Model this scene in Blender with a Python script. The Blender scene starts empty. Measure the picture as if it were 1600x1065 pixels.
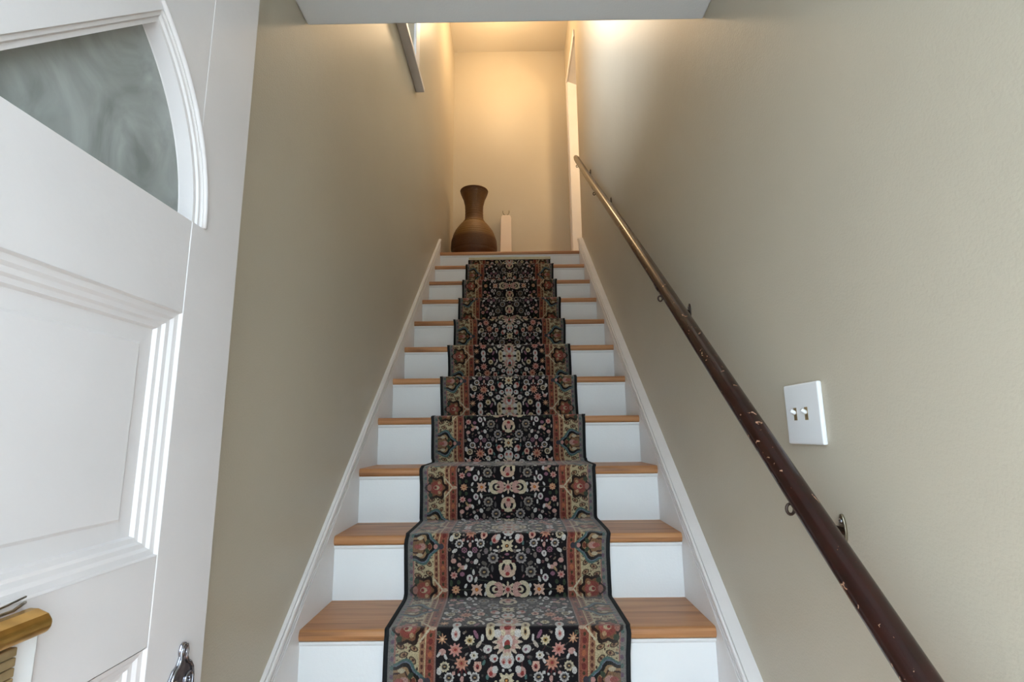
import bpy, bmesh, math, random
import numpy as np
from mathutils import Vector, Matrix

random.seed(4)
S = bpy.context.scene
COL = S.collection
PI = math.pi

# ------------------------------------------------------------------ camera, sky, lamps, exposure
cam_d = bpy.data.cameras.new('camera'); cam = bpy.data.objects.new('camera', cam_d); COL.objects.link(cam)
cam_d.sensor_width = 36.0; cam_d.lens = 18.0; cam_d.clip_start = 0.02
pitch, yaw, roll = 0.17783, -0.00453, -0.01145
cp, sp, cy_, sy_ = math.cos(pitch), math.sin(pitch), math.cos(yaw), math.sin(yaw)
fwd = Vector((sy_*cp, cy_*cp, sp)); rgt = Vector((cy_, -sy_, 0)); upv = rgt.cross(fwd)
r2 = rgt*math.cos(roll) + upv*math.sin(roll); u2 = -rgt*math.sin(roll) + upv*math.cos(roll)
cam.matrix_world = Matrix(((r2.x, u2.x, -fwd.x, 0.02853), (r2.y, u2.y, -fwd.y, -1.46099),
                           (r2.z, u2.z, -fwd.z, 0.6994), (0, 0, 0, 1)))
S.camera = cam

world = bpy.data.worlds.new('overcast_sky'); S.world = world; world.use_nodes = True
wn = world.node_tree; wn.nodes.clear()
wo = wn.nodes.new('ShaderNodeOutputWorld'); wb = wn.nodes.new('ShaderNodeBackground')
wb.inputs[0].default_value = (0.70, 0.85, 1.0, 1); wb.inputs[1].default_value = 19.0
wn.links.new(wb.outputs[0], wo.inputs[0])

lamp_d = bpy.data.lights.new('landing_lamp', 'POINT'); lamp_d.energy = 34; lamp_d.color = (1.0, 0.70, 0.40)
lamp_d.shadow_soft_size = 0.10
lamp = bpy.data.objects.new('landing_lamp', lamp_d); COL.objects.link(lamp); lamp.location = (-0.05, 2.48, 4.30)

hall_d = bpy.data.lights.new('hall_lamp', 'POINT'); hall_d.energy = 40; hall_d.color = (1.0, 0.72, 0.42); hall_d.shadow_soft_size = 0.12
hall = bpy.data.objects.new('hall_lamp', hall_d); COL.objects.link(hall); hall.location = (1.20, 2.28, 3.55)

S.view_settings.view_transform = 'Standard'; S.view_settings.look = 'None'
S.view_settings.exposure = -0.36; S.view_settings.gamma = 1.0; S.view_settings.use_curve_mapping = False

# ------------------------------------------------------------------ helpers
def lin(c):
    return tuple(((v/255)/12.92 if v/255 <= 0.04045 else ((v/255+0.055)/1.055)**2.4) for v in c) + (1.0,)

def new_mat(name):
    m = bpy.data.materials.new(name); m.use_nodes = True
    nt = m.node_tree; b = nt.nodes['Principled BSDF']
    return m, nt, b

def N(nt, t, **kw):
    n = nt.nodes.new(t)
    for k, v in kw.items(): setattr(n, k, v)
    return n

def paint(name, rgb, rough=0.55, var=0.06, scale=3.0, bump=0.05, bscale=180.0, spec=0.4, var_rgb=None, specks=None, detail=4.0):
    """painted surface: soft patchy tint, fine roller / brush relief, optional specks and chips"""
    m, nt, b = new_mat(name); L = nt.links
    tc = N(nt, 'ShaderNodeTexCoord')
    n1 = N(nt, 'ShaderNodeTexNoise'); n1.inputs['Scale'].default_value = scale; n1.inputs['Detail'].default_value = detail
    L.new(tc.outputs['Object'], n1.inputs['Vector'])
    r = N(nt, 'ShaderNodeValToRGB'); base = lin(rgb)
    dark = lin(var_rgb) if var_rgb else tuple(c*(1-var*2) for c in base[:3]) + (1,)
    r.color_ramp.elements[0].position = 0.32; r.color_ramp.elements[0].color = dark
    r.color_ramp.elements[1].position = 0.68; r.color_ramp.elements[1].color = base
    L.new(n1.outputs['Fac'], r.inputs[0])
    out = r.outputs[0]
    if specks:
        ns = N(nt, 'ShaderNodeTexNoise'); ns.inputs['Scale'].default_value = specks[1]; ns.inputs['Detail'].default_value = 3
        L.new(tc.outputs['Object'], ns.inputs['Vector'])
        rs = N(nt, 'ShaderNodeValToRGB'); rs.color_ramp.elements[0].position = specks[2]; rs.color_ramp.elements[1].position = specks[2]+0.02
        L.new(ns.outputs['Fac'], rs.inputs[0])
        mx = N(nt, 'ShaderNodeMix', data_type='RGBA'); mx.inputs['B'].default_value = lin(specks[0])
        L.new(rs.outputs[0], mx.inputs['Factor']); L.new(out, mx.inputs['A']); out = mx.outputs['Result']
    L.new(out, b.inputs['Base Color'])
    b.inputs['Roughness'].default_value = rough; b.inputs['Specular IOR Level'].default_value = spec
    n2 = N(nt, 'ShaderNodeTexNoise'); n2.inputs['Scale'].default_value = bscale; n2.inputs['Detail'].default_value = 3
    L.new(tc.outputs['Object'], n2.inputs['Vector'])
    n3 = N(nt, 'ShaderNodeTexNoise'); n3.inputs['Scale'].default_value = bscale*0.07; n3.inputs['Detail'].default_value = 2
    L.new(tc.outputs['Object'], n3.inputs['Vector'])
    ad = N(nt, 'ShaderNodeMath', operation='ADD'); L.new(n2.outputs['Fac'], ad.inputs[0]); L.new(n3.outputs['Fac'], ad.inputs[1])
    bp = N(nt, 'ShaderNodeBump'); bp.inputs['Strength'].default_value = bump; bp.inputs['Distance'].default_value = 0.01
    L.new(ad.outputs[0], bp.inputs['Height']); L.new(bp.outputs[0], b.inputs['Normal'])
    return m

def metal(name, rgb, rough=0.3, var=0.3, scale=30, metallic=1.0):
    m, nt, b = new_mat(name); L = nt.links
    tc = N(nt, 'ShaderNodeTexCoord'); n1 = N(nt, 'ShaderNodeTexNoise'); n1.inputs['Scale'].default_value = scale
    L.new(tc.outputs['Object'], n1.inputs['Vector'])
    r = N(nt, 'ShaderNodeValToRGB'); base = lin(rgb)
    r.color_ramp.elements[0].position = .35; r.color_ramp.elements[0].color = tuple(c*(1-var) for c in base[:3])+(1,)
    r.color_ramp.elements[1].position = .65; r.color_ramp.elements[1].color = base
    L.new(n1.outputs['Fac'], r.inputs[0]); L.new(r.outputs[0], b.inputs['Base Color'])
    b.inputs['Metallic'].default_value = metallic; b.inputs['Roughness'].default_value = rough
    return m

def wood(name, c0, c1, c2, stretch=(0.5, 9, 9), rough=0.42):
    m, nt, b = new_mat(name); L = nt.links
    tc = N(nt, 'ShaderNodeTexCoord'); oi = N(nt, 'ShaderNodeObjectInfo')
    ad = N(nt, 'ShaderNodeVectorMath', operation='ADD')
    sc = N(nt, 'ShaderNodeVectorMath', operation='SCALE'); sc.inputs['Scale'].default_value = 17.0
    cb = N(nt, 'ShaderNodeCombineXYZ'); L.new(oi.outputs['Random'], cb.inputs[0]); L.new(oi.outputs['Random'], cb.inputs[1])
    L.new(cb.outputs[0], sc.inputs[0]); L.new(tc.outputs['Object'], ad.inputs[0]); L.new(sc.outputs[0], ad.inputs[1])
    mp = N(nt, 'ShaderNodeMapping'); mp.inputs['Scale'].default_value = stretch
    L.new(ad.outputs[0], mp.inputs['Vector'])
    n1 = N(nt, 'ShaderNodeTexNoise'); n1.inputs['Scale'].default_value = 3.2; n1.inputs['Detail'].default_value = 6; n1.inputs['Distortion'].default_value = 1.1
    L.new(mp.outputs[0], n1.inputs['Vector'])
    mp2 = N(nt, 'ShaderNodeMapping'); mp2.inputs['Scale'].default_value = (stretch[0]*1.5, stretch[1]*9, stretch[2]*9)
    L.new(ad.outputs[0], mp2.inputs['Vector'])
    n2 = N(nt, 'ShaderNodeTexNoise'); n2.inputs['Scale'].default_value = 3.0; n2.inputs['Detail'].default_value = 3
    L.new(mp2.outputs[0], n2.inputs['Vector'])
    mx0 = N(nt, 'ShaderNodeMath', operation='MULTIPLY_ADD'); mx0.inputs[1].default_value = 0.3; L.new(n2.outputs['Fac'], mx0.inputs[0])
    mul = N(nt, 'ShaderNodeMath', operation='MULTIPLY'); mul.inputs[1].default_value = 0.75; L.new(n1.outputs['Fac'], mul.inputs[0])
    L.new(mul.outputs[0], mx0.inputs[2])
    r = N(nt, 'ShaderNodeValToRGB')
    e = r.color_ramp.elements; e[0].position = .36; e[0].color = lin(c0); e[1].position = .66; e[1].color = lin(c2)
    k = e.new(.48); k.color = lin(c1)
    L.new(mx0.outputs[0], r.inputs[0]); L.new(r.outputs[0], b.inputs['Base Color'])
    b.inputs['Roughness'].default_value = rough
    bp = N(nt, 'ShaderNodeBump'); bp.inputs['Strength'].default_value = .12; bp.inputs['Distance'].default_value = .004
    L.new(mx0.outputs[0], bp.inputs['Height']); L.new(bp.outputs[0], b.inputs['Normal'])
    return m

def link(name, bm, mat, parent=None, bevel=0, smooth=False, seg=2):
    bmesh.ops.recalc_face_normals(bm, faces=bm.faces)
    me = bpy.data.meshes.new(name); bm.to_mesh(me); bm.free()
    if mat: me.materials.append(mat)
    o = bpy.data.objects.new(name, me); COL.objects.link(o)
    if parent: o.parent = parent
    if bevel:
        md = o.modifiers.new('bevel', 'BEVEL'); md.width = bevel; md.segments = seg; md.limit_method = 'ANGLE'; md.angle_limit = .6
        md.harden_normals = False
    if smooth:
        for p in me.polygons: p.use_smooth = True
    return o

def empty(name, loc=(0, 0, 0)):
    o = bpy.data.objects.new(name, None); COL.objects.link(o); o.location = loc; o.empty_display_size = .05
    return o

def tag(o, label=None, cat=None, kind=None, group=None):
    if label: o['label'] = label
    if cat: o['category'] = cat
    if kind: o['kind'] = kind
    if group: o['group'] = group
    return o

def box(bm, x0, x1, y0, y1, z0, z1):
    v = [bm.verts.new(p) for p in ((x0,y0,z0),(x1,y0,z0),(x1,y1,z0),(x0,y1,z0),(x0,y0,z1),(x1,y0,z1),(x1,y1,z1),(x0,y1,z1))]
    for f in ((0,3,2,1),(4,5,6,7),(0,1,5,4),(1,2,6,5),(2,3,7,6),(3,0,4,7)): bm.faces.new([v[i] for i in f])
    return v

def boxes(*bs):
    bm = bmesh.new()
    for b in bs: box(bm, *b)
    return bm

def prism(bm, pts, f0, f1):
    """pts 2-D outline; f0, f1 map a 2-D point to the two end caps"""
    a = [bm.verts.new(f0(p)) for p in pts]; b = [bm.verts.new(f1(p)) for p in pts]
    bm.faces.new(a); bm.faces.new(b[::-1])
    n = len(pts)
    for i in range(n): bm.faces.new((a[i], a[(i+1) % n], b[(i+1) % n], b[i]))

def xprism(bm, pts, x0, x1):      # outline in (y, z), extruded along x
    prism(bm, pts, lambda p: (x0, p[0], p[1]), lambda p: (x1, p[0], p[1]))

def lathe(bm, prof, c=(0, 0, 0), n=40, axis='z'):
    rings = []
    for (r, z) in prof:
        ring = []
        for i in range(n):
            a = 2*PI*i/n
            if axis == 'z': p = (c[0]+r*math.cos(a), c[1]+r*math.sin(a), c[2]+z)
            else: p = (c[0]+z, c[1]+r*math.cos(a), c[2]+r*math.sin(a))
            ring.append(bm.verts.new(p))
        rings.append(ring)
    for a, b in zip(rings[:-1], rings[1:]):
        for i in range(n): bm.faces.new((a[i], a[(i+1) % n], b[(i+1) % n], b[i]))
    bm.faces.new(rings[0][::-1]); bm.faces.new(rings[-1])

def tube(bm, pts, r, n=10, closed=False):
    pts = [Vector(p) for p in pts]; rings = []
    m = len(pts); prev = None
    for i, p in enumerate(pts):
        if closed: t = pts[(i+1) % m] - pts[(i-1) % m]
        else: t = pts[min(i+1, m-1)] - pts[max(i-1, 0)]
        t.normalize()
        if prev is None:
            ref = Vector((0, 0, 1)) if abs(t.z) < .9 else Vector((0, 1, 0)); u = t.cross(ref).normalized()
        else:
            u = (prev - t*prev.dot(t)).normalized()
        prev = u; w = t.cross(u)
        rr = r[i] if isinstance(r, (list, tuple)) else r
        rings.append([bm.verts.new(p + u*rr*math.cos(2*PI*k/n) + w*rr*math.sin(2*PI*k/n)) for k in range(n)])
    pairs = list(zip(rings[:-1], rings[1:])) + ([(rings[-1], rings[0])] if closed else [])
    for a, b in pairs:
        for k in range(n): bm.faces.new((a[k], a[(k+1) % n], b[(k+1) % n], b[k]))
    if not closed: bm.faces.new(rings[0][::-1]); bm.faces.new(rings[-1])

def inset(pts, d):
    """inward offset of a counter-clockwise outline (y, z)"""
    n = len(pts); out = []
    for i in range(n):
        p0, p1, p2 = Vector(pts[i-1]), Vector(pts[i]), Vector(pts[(i+1) % n])
        e1 = (p1-p0).normalized(); e2 = (p2-p1).normalized()
        n1 = Vector((-e1.y, e1.x)); n2 = Vector((-e2.y, e2.x))
        k = (n1+n2); q = k/max(.35, (1+n1.dot(n2)))
        out.append((p1.x+q.x*d, p1.y+q.y*d))
    return out

def moulding_ring(bm, pts, profile, x0):
    """sweep a profile of (inward, out) steps round an outline lying in the plane x = x0"""
    rings = []
    for (u, h) in profile:
        rings.append([bm.verts.new((x0+h, p[0], p[1])) for p in inset(pts, u)])
    n = len(pts)
    for a, b in zip(rings[:-1], rings[1:]):
        for i in range(n): bm.faces.new((a[i], a[(i+1) % n], b[(i+1) % n], b[i]))

# ------------------------------------------------------------------ dimensions (metres; z = 0 is the tread below the lowest one in view)
RISE, RUN, NOSE = 0.192, 0.2391, 0.029
XL, XR = -0.56, 0.585            # wall faces
TL, TR = -0.55, 0.55             # tread ends
FLOOR = -2*RISE
LAND = 11*RISE
YB = 3.27                        # back wall of the landing
CEIL0, CEIL1 = 1.868, 4.62
YC = -0.165                       # far edge of the entry ceiling
YF = -1.50                       # inner face of the front wall
Yk = lambda k: (k-1)*RUN

# ------------------------------------------------------------------ materials
M_wall = paint('wall_paint', (192, 182, 163), rough=.42, var=.03, scale=1.6, bump=.10, bscale=220, spec=.35)
M_ceil = paint('ceiling_paint', (228, 229, 229), rough=.7, var=.02, scale=2, bump=.06)
M_upc = paint('upper_ceiling_paint', (214, 206, 190), rough=.7, var=.02, scale=2, bump=.06)
M_trim = paint('trim_paint', (226, 222, 220), rough=.38, var=.03, scale=6, bump=.06, bscale=120)
M_riser = paint('riser_paint', (228, 229, 228), rough=.45, var=.02, scale=4, bump=.05, bscale=140, specks=((120, 118, 112), 55, .795))
M_door = paint('door_paint', (216, 210, 208), rough=.36, var=.03, scale=5, bump=.045, bscale=70, specks=((240, 238, 234), 24, .78))
M_porch = paint('porch_concrete', (170, 168, 162), rough=.9, var=.08, scale=6, bump=.2)
M_tread = wood('tread_wood', (128, 86, 54), (168, 116, 74), (190, 138, 92))
M_floorw = wood('floor_wood', (120, 74, 42), (164, 108, 64), (190, 132, 82))
M_plate = paint('switch_plastic', (232, 232, 232), rough=.3, var=.01, bump=.01)
M_brass = metal('old_brass', (214, 172, 98), rough=.36, var=.22, scale=40)
M_brass2 = metal('tarnished_brass', (176, 152, 112), rough=.5, var=.3, scale=50, metallic=.6)
M_chrome = metal('worn_silver', (186, 186, 194), rough=.2, var=.5, scale=90)
M_bracket = metal('dark_bracket_paint', (58, 40, 30), rough=.35, var=.3, scale=60, metallic=.2)
M_steel = metal('bare_steel', (160, 150, 130), rough=.35, var=.4, scale=80)
M_black = paint('runner_binding', (20, 22, 24), rough=.9, var=.1, scale=60, bump=.3, bscale=700)
M_cream = paint('runner_end_tape', (205, 192, 160), rough=.9, var=.08, scale=30, bump=.2, bscale=500)

# ---- chipped mahogany handrail paint
M_rail, nt, b = new_mat('handrail_paint'); L = nt.links
tc = N(nt, 'ShaderNodeTexCoord'); mp = N(nt, 'ShaderNodeMapping'); mp.inputs['Scale'].default_value = (70, 9, 70)
mp.inputs['Rotation'].default_value = (0, 0, 0)
L.new(tc.outputs['Object'], mp.inputs['Vector'])
ng = N(nt, 'ShaderNodeTexNoise'); ng.inputs['Scale'].default_value = 1.0; ng.inputs['Detail'].default_value = 4
L.new(mp.outputs[0], ng.inputs['Vector'])
rg = N(nt, 'ShaderNodeValToRGB'); rg.color_ramp.elements[0].color = lin((30, 12, 10)); rg.color_ramp.elements[1].color = lin((48, 20, 15))
rg.color_ramp.elements[0].position = .35; rg.color_ramp.elements[1].position = .7
L.new(ng.outputs['Fac'], rg.inputs[0])
nc = N(nt, 'ShaderNodeTexNoise'); nc.inputs['Scale'].default_value = 75; nc.inputs['Detail'].default_value = 4; nc.inputs['Distortion'].default_value = .8
L.new(tc.outputs['Object'], nc.inputs['Vector'])
rc = N(nt, 'ShaderNodeValToRGB'); rc.color_ramp.elements[0].position = .658; rc.color_ramp.elements[1].position = .675
L.new(nc.outputs['Fac'], rc.inputs[0])
mx = N(nt, 'ShaderNodeMix', data_type='RGBA'); mx.inputs['B'].default_value = lin((178, 138, 112))
L.new(rc.outputs[0], mx.inputs['Factor']); L.new(rg.outputs[0], mx.inputs['A']); L.new(mx.outputs['Result'], b.inputs['Base Color'])
b.inputs['Roughness'].default_value = .22
bp = N(nt, 'ShaderNodeBump'); bp.inputs['Strength'].default_value = .10; bp.inputs['Distance'].default_value = .003
L.new(ng.outputs['Fac'], bp.inputs['Height']); L.new(bp.outputs[0], b.inputs['Normal'])

# ---- dusty old glass of the door
M_glass, nt, b = new_mat('dusty_glass'); L = nt.links
tp = N(nt, 'ShaderNodeBsdfTransparent'); tp.inputs[0].default_value = lin((205, 214, 216))
gl = N(nt, 'ShaderNodeBsdfGlossy'); gl.inputs['Roughness'].default_value = .08
fr = N(nt, 'ShaderNodeFresnel'); fr.inputs[0].default_value = 1.5
m0 = N(nt, 'ShaderNodeMixShader'); L.new(fr.outputs[0], m0.inputs[0]); L.new(tp.outputs[0], m0.inputs[1]); L.new(gl.outputs[0], m0.inputs[2])
df = N(nt, 'ShaderNodeBsdfDiffuse'); df.inputs[0].default_value = lin((188, 190, 186))
ms = N(nt, 'ShaderNodeMixShader'); tc = N(nt, 'ShaderNodeTexCoord'); n1 = N(nt, 'ShaderNodeTexNoise')
n1.inputs['Scale'].default_value = 9; n1.inputs['Detail'].default_value = 6; n1.inputs['Distortion'].default_value = 1.5
L.new(tc.outputs['Object'], n1.inputs['Vector'])
r = N(nt, 'ShaderNodeMapRange'); r.inputs[1].default_value = .35; r.inputs[2].default_value = .75; r.inputs[3].default_value = .42; r.inputs[4].default_value = .8
L.new(n1.outputs['Fac'], r.inputs[0]); L.new(r.outputs[0], ms.inputs[0])
L.new(m0.outputs[0], ms.inputs[1]); L.new(df.outputs[0], ms.inputs[2])
L.new(ms.outputs[0], nt.nodes['Material Output'].inputs[0])
M_wglass, nt, b = new_mat('window_glass'); L = nt.links
gl = N(nt, 'ShaderNodeBsdfGlossy'); gl.inputs['Roughness'].default_value = .02
tp = N(nt, 'ShaderNodeBsdfTransparent'); fr = N(nt, 'ShaderNodeFresnel'); fr.inputs[0].default_value = 1.45
ms = N(nt, 'ShaderNodeMixShader'); L.new(fr.outputs[0], ms.inputs[0]); L.new(tp.outputs[0], ms.inputs[1]); L.new(gl.outputs[0], ms.inputs[2])
L.new(ms.outputs[0], nt.nodes['Material Output'].inputs[0])

# ---- woven vase
M_vase, nt, b = new_mat('woven_vase'); L = nt.links
tc = N(nt, 'ShaderNodeTexCoord'); sx = N(nt, 'ShaderNodeSeparateXYZ'); L.new(tc.outputs['Object'], sx.inputs[0])
r = N(nt, 'ShaderNodeValToRGB'); e = r.color_ramp.elements
mr = N(nt, 'ShaderNodeMapRange'); mr.inputs[1].default_value = 0; mr.inputs[2].default_value = .76
L.new(sx.outputs['Z'], mr.inputs[0]); L.new(mr.outputs[0], r.inputs[0])
e[0].position = 0; e[0].color = lin((98, 58, 22)); e[1].position = 1.0; e[1].color = lin((120, 82, 38))
for pz, c in ((.26, (92, 54, 20)), (.345, (98, 56, 18)), (.385, (128, 88, 36)), (.52, (132, 92, 42)), (.57, (158, 118, 66)), (.60, (134, 92, 44)), (.63, (112, 72, 30)), (.9, (118, 78, 34)), (.965, (92, 54, 20))):
    k = e.new(pz); k.color = lin(c)
n1 = N(nt, 'ShaderNodeTexNoise'); n1.inputs['Scale'].default_value = 34; n1.inputs['Detail'].default_value = 4
mp = N(nt, 'ShaderNodeMapping'); mp.inputs['Scale'].default_value = (1, 1, 4); L.new(tc.outputs['Object'], mp.inputs[0]); L.new(mp.outputs[0], n1.inputs['Vector'])
mx = N(nt, 'ShaderNodeMix', data_type='RGBA', blend_type='MULTIPLY'); mx.inputs['Factor'].default_value = .55
L.new(r.outputs[0], mx.inputs['A']); L.new(n1.outputs['Fac'], mx.inputs['B'])
hs = N(nt, 'ShaderNodeHueSaturation'); hs.inputs['Value'].default_value = 1.08; L.new(mx.outputs['Result'], hs.inputs['Color'])
L.new(hs.outputs[0], b.inputs['Base Color']); b.inputs['Roughness'].default_value = .5
wv = N(nt, 'ShaderNodeTexNoise'); wv.inputs['Scale'].default_value = 90; L.new(mp.outputs[0], wv.inputs['Vector'])
bp = N(nt, 'ShaderNodeBump'); bp.inputs['Strength'].default_value = .4; bp.inputs['Distance'].default_value = .004
L.new(wv.outputs['Fac'], bp.inputs['Height']); L.new(bp.outputs[0], b.inputs['Normal'])
M_board = paint('board_paint', (232, 214, 196), rough=.5, var=.03, bump=.03)

# ------------------------------------------------------------------ setting
def struct(name, bm, mat, label=None, parent=None, **kw):
    o = link(name, bm, mat, parent, **kw)
    if parent is None: tag(o, label, None, 'structure')
    return o

WY0, WY1, WZ0, WZ1 = -0.02, 1.27, 2.83, 4.42      # stair window opening
struct('wall_left', boxes((XL-.12, XL, YF-.12, YB, FLOOR, WZ0), (XL-.12, XL, YF-.12, YB, WZ1, CEIL1+.1),
       (XL-.12, XL, YF-.12, WY0, WZ0, WZ1), (XL-.12, XL, WY1, YB, WZ0, WZ1)), M_wall,
       'plain beige painted left wall of the stairwell')
OY0, OY1, OZ = 2.46, 3.06, 4.09                   # doorway off the landing
struct('wall_right', boxes((XR, XR+.12, YF-.12, OY0, FLOOR, CEIL1+.1), (XR, XR+.12, OY1, YB, LAND-.3, CEIL1+.1),
       (XR, XR+.12, OY0, OY1, OZ, CEIL1+.1), (XR, XR+.12, OY0, OY1, FLOOR, LAND)), M_wall,
       'plain beige painted right wall behind the handrail')
struct('wall_back', boxes((XL-.12, XR+.12, YB, YB+.12, LAND-.3, CEIL1+.1)), M_wall, 'warm lit back wall of the upstairs landing')
struct('wall_front', boxes((XL-.12, -.47, YF-.12, YF, FLOOR-.05, CEIL0), (.455, XR+.12, YF-.12, YF, FLOOR-.05, CEIL0),
       (-.47, .455, YF-.12, YF, 1.67, CEIL0)), M_wall, 'front wall around the open entrance')
struct('wall_upper', boxes((XL, XR, YC-.12, YC, CEIL0+.25, CEIL1+.1)), M_wall, 'upper wall standing over the entry ceiling')
struct('ceiling', boxes((XL, XR, YF-.12, YC, CEIL0, CEIL0+.25)), M_ceil, 'flat white ceiling over the entry', bevel=.006)
struct('ceiling_upper', boxes((XL-.12, XR+.12, YC-.12, YB+.12, CEIL1, CEIL1+.1)), M_upc, 'cream ceiling over the stairs and landing')
struct('floor', boxes((XL, XR, YF-.12, 2.5, FLOOR-.05, FLOOR)), M_floorw, 'wooden entry floor under the stairs')
struct('floor_landing', boxes((XL, XR, Yk(11)+.06, YB, LAND-.05, LAND)), M_floorw, 'wooden landing floor behind the vase')
struct('ground', boxes((-14, 14, -12, YF-.12, FLOOR-.12, FLOOR-.04)), M_porch, 'concrete porch outside the open door')
struct('sky_blocker_roof', boxes((-3, 3, -3.6, YF-.12, 1.95, 2.05)), M_ceil, 'added white slab outside the front door, out of view, blocking high sky')  # unseen slab added to hold back high sky light at the doorway
struct('sky_blocker_wall', boxes((-14, 14, -10.2, -10, FLOOR-.1, 2.6)), M_porch, 'added grey wall opposite the door, out of view, blocking low sky')  # added out of view to dim the low daylight entering by the door
# side room seen through the doorway off the landing
struct('wall_side_room', boxes((XR+.12, 2.2, OY0-.45, OY0-.35, LAND, CEIL1), (XR+.12, 2.2, 4.2, 4.3, LAND, CEIL1),
       (2.2, 2.3, OY0-.45, 4.3, LAND, CEIL1), (XR+.12, 2.3, OY0-.45, 4.3, CEIL1, CEIL1+.1), (XR+.02, 2.3, OY0-.45, 4.3, LAND-.05, LAND),
       (XR+.02, XR+.12, YB, 4.3, LAND, CEIL1)), M_wall, 'beige walls of the room beyond the landing doorway')

# skirt boards running up the stairs
def skirt(name, x0, x1, off, label, side):
    bm = bmesh.new(); g = RISE/RUN
    top = lambda y: RISE + g*y + off
    y0, y1 = -.60, 2.425
    zt = LAND + .115
    yt = (zt - off - RISE)/g
    pts = [(y0, FLOOR), (y1, FLOOR), (y1, zt), (min(yt, y1-.005), zt), (y0, max(top(y0), FLOOR+.02))]
    xprism(bm, pts, x0, x1)
    o = struct(name, bm, M_trim, label)
    # cap bead and grooved lines below the top edge, following the slope
    for (d0, d1, t) in ((0.0, .016, .008), (.030, .035, .004), (.044, .048, .0035)):
        bm = bmesh.new()
        pts = [(y0, top(y0)-d1*1.28), (yt, zt-d1*1.28), (yt, zt-d0*1.28), (y0, top(y0)-d0*1.28)]
        xf, xb = (x1, x1+t) if side < 0 else (x0-t, x0)
        xprism(bm, pts, xf, xb)
        link('cap_moulding', bm, M_trim, o, bevel=t*.45)
    return o
skirt('baseboard_left', XL+.0005, XL+.0105, .105, 'white sloping skirt board along the left wall', -1)
skirt('baseboard_right', XR-.0345, XR-.0005, .088, 'white sloping skirt board under the handrail', 1)

# stair window high on the left wall
win = tag(empty('window_1', (XL, (WY0+WY1)/2, WZ0)), 'white framed window high on the left stair wall', None, 'structure')
def wpart(name, bm, mat, **kw):
    o = link(name, bm, mat, win, **kw); o.matrix_parent_inverse = Matrix.Translation(-win.location); return o
bm = bmesh.new(); xprism(bm, [(WY0-.10, WZ0-.05), (WY1+.115, WZ0-.05), (WY1+.115, WZ0-.02), (WY0-.10, WZ0-.02)], XL, XL+.052)
wpart('sill', bm, M_trim, bevel=.004)
for (y0, y1, z0, z1) in ((WY0-.09, WY0, WZ0-.02, WZ1+.09), (WY1, WY1+.105, WZ0-.02, WZ1+.09), (WY0, WY1, WZ1, WZ1+.09)):
    wpart('casing', boxes((XL, XL+.018, y0, y1, z0, z1)), M_trim, bevel=.003)
for (y0, y1, z0, z1) in ((WY0, WY0+.04, WZ0, WZ1), (WY1-.04, WY1, WZ0, WZ1), (WY0+.04, WY1-.04, WZ0, WZ0+.05), (WY0+.04, WY1-.04, WZ1-.04, WZ1), (WY0+.04, WY1-.04, 3.37, 3.41)):
    wpart('sash_rail', boxes((XL-.085, XL-.05, y0, y1, z0, z1)), M_trim, bevel=.003)
for z0, z1 in ((WZ0+.05, 3.37), (3.41, WZ1-.04)):
    wpart('pane', boxes((XL-.07, XL-.066, WY0+.04, WY1-.04, z0, z1)), M_wglass)

# cased opening off the landing
tr = tag(empty('trim_1', (XR, OY0, LAND)), 'cream lined opening off the landing on the right', None, 'structure')
def tpart(name, bm, **kw):
    o = link(name, bm, M_trim, tr, **kw); o.matrix_parent_inverse = Matrix.Translation(-tr.location)
for (y0, y1, z0, z1) in ((OY1, OY1+.07, LAND, OZ+.07), (OY0, OY1, OZ, OZ+.07)):
    tpart('casing', boxes((XR-.012, XR, y0, y1, z0, z1)), bevel=.003)
tpart('jamb', boxes((XR-.004, XR+.122, OY1-.018, OY1, LAND, OZ)), bevel=.002)
bm = bmesh.new(); prism(bm, [(XR+.002, OZ), (XR+.122, OZ), (XR+.122, OZ-.055), (XR+.002, OZ-.004)], lambda p: (p[0], OY0, p[1]), lambda p: (p[0], OY1-.018, p[1]))
tpart('head_lining', bm)

# ------------------------------------------------------------------ staircase
st = tag(empty('staircase', (0, Yk(-1), FLOOR)), 'straight staircase of wooden treads and white painted risers', 'staircase')
inv = Matrix.Translation(-Vector((0, Yk(-1), FLOOR)))
def tread_mesh(name, depth):
    bm = bmesh.new(); r = NOSE/2
    pts = [(depth, -NOSE), (depth, 0)]
    for i in range(9):
        a = PI/2 + PI*i/8
        pts.append((.010 + .010*math.cos(a), -r + r*math.sin(a)))
    xprism(bm, pts, TL, TR)
    bmesh.ops.recalc_face_normals(bm, faces=bm.faces)
    me = bpy.data.meshes.new(name); bm.to_mesh(me); bm.free(); me.materials.append(M_tread)
    return me
OVER = .011
me_t = tread_mesh('tread', RUN + OVER - .0005); me_l = tread_mesh('tread', .085)
for k in range(-1, 12):
    o = bpy.data.objects.new('tread', me_t if k < 11 else me_l); COL.objects.link(o); o.parent = st
    o.matrix_parent_inverse = inv; o.location = (0, Yk(k), k*RISE)
    y = Yk(k) + OVER
    z0 = (k-1)*RISE if k > -1 else FLOOR
    bm = boxes((TL, TR, y, y+.018, z0, k*RISE-NOSE))
    r_ = link('riser', bm, M_riser, st); r_.matrix_parent_inverse = inv
    bm = bmesh.new(); zt = k*RISE-NOSE
    xprism(bm, [(y, zt), (y-.007, zt), (y-.0065, zt-.004), (y-.004, zt-.009), (y, zt-.012)], TL, TR)
    c_ = link('cove_strip', bm, M_riser, st); c_.matrix_parent_inverse = inv

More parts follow.
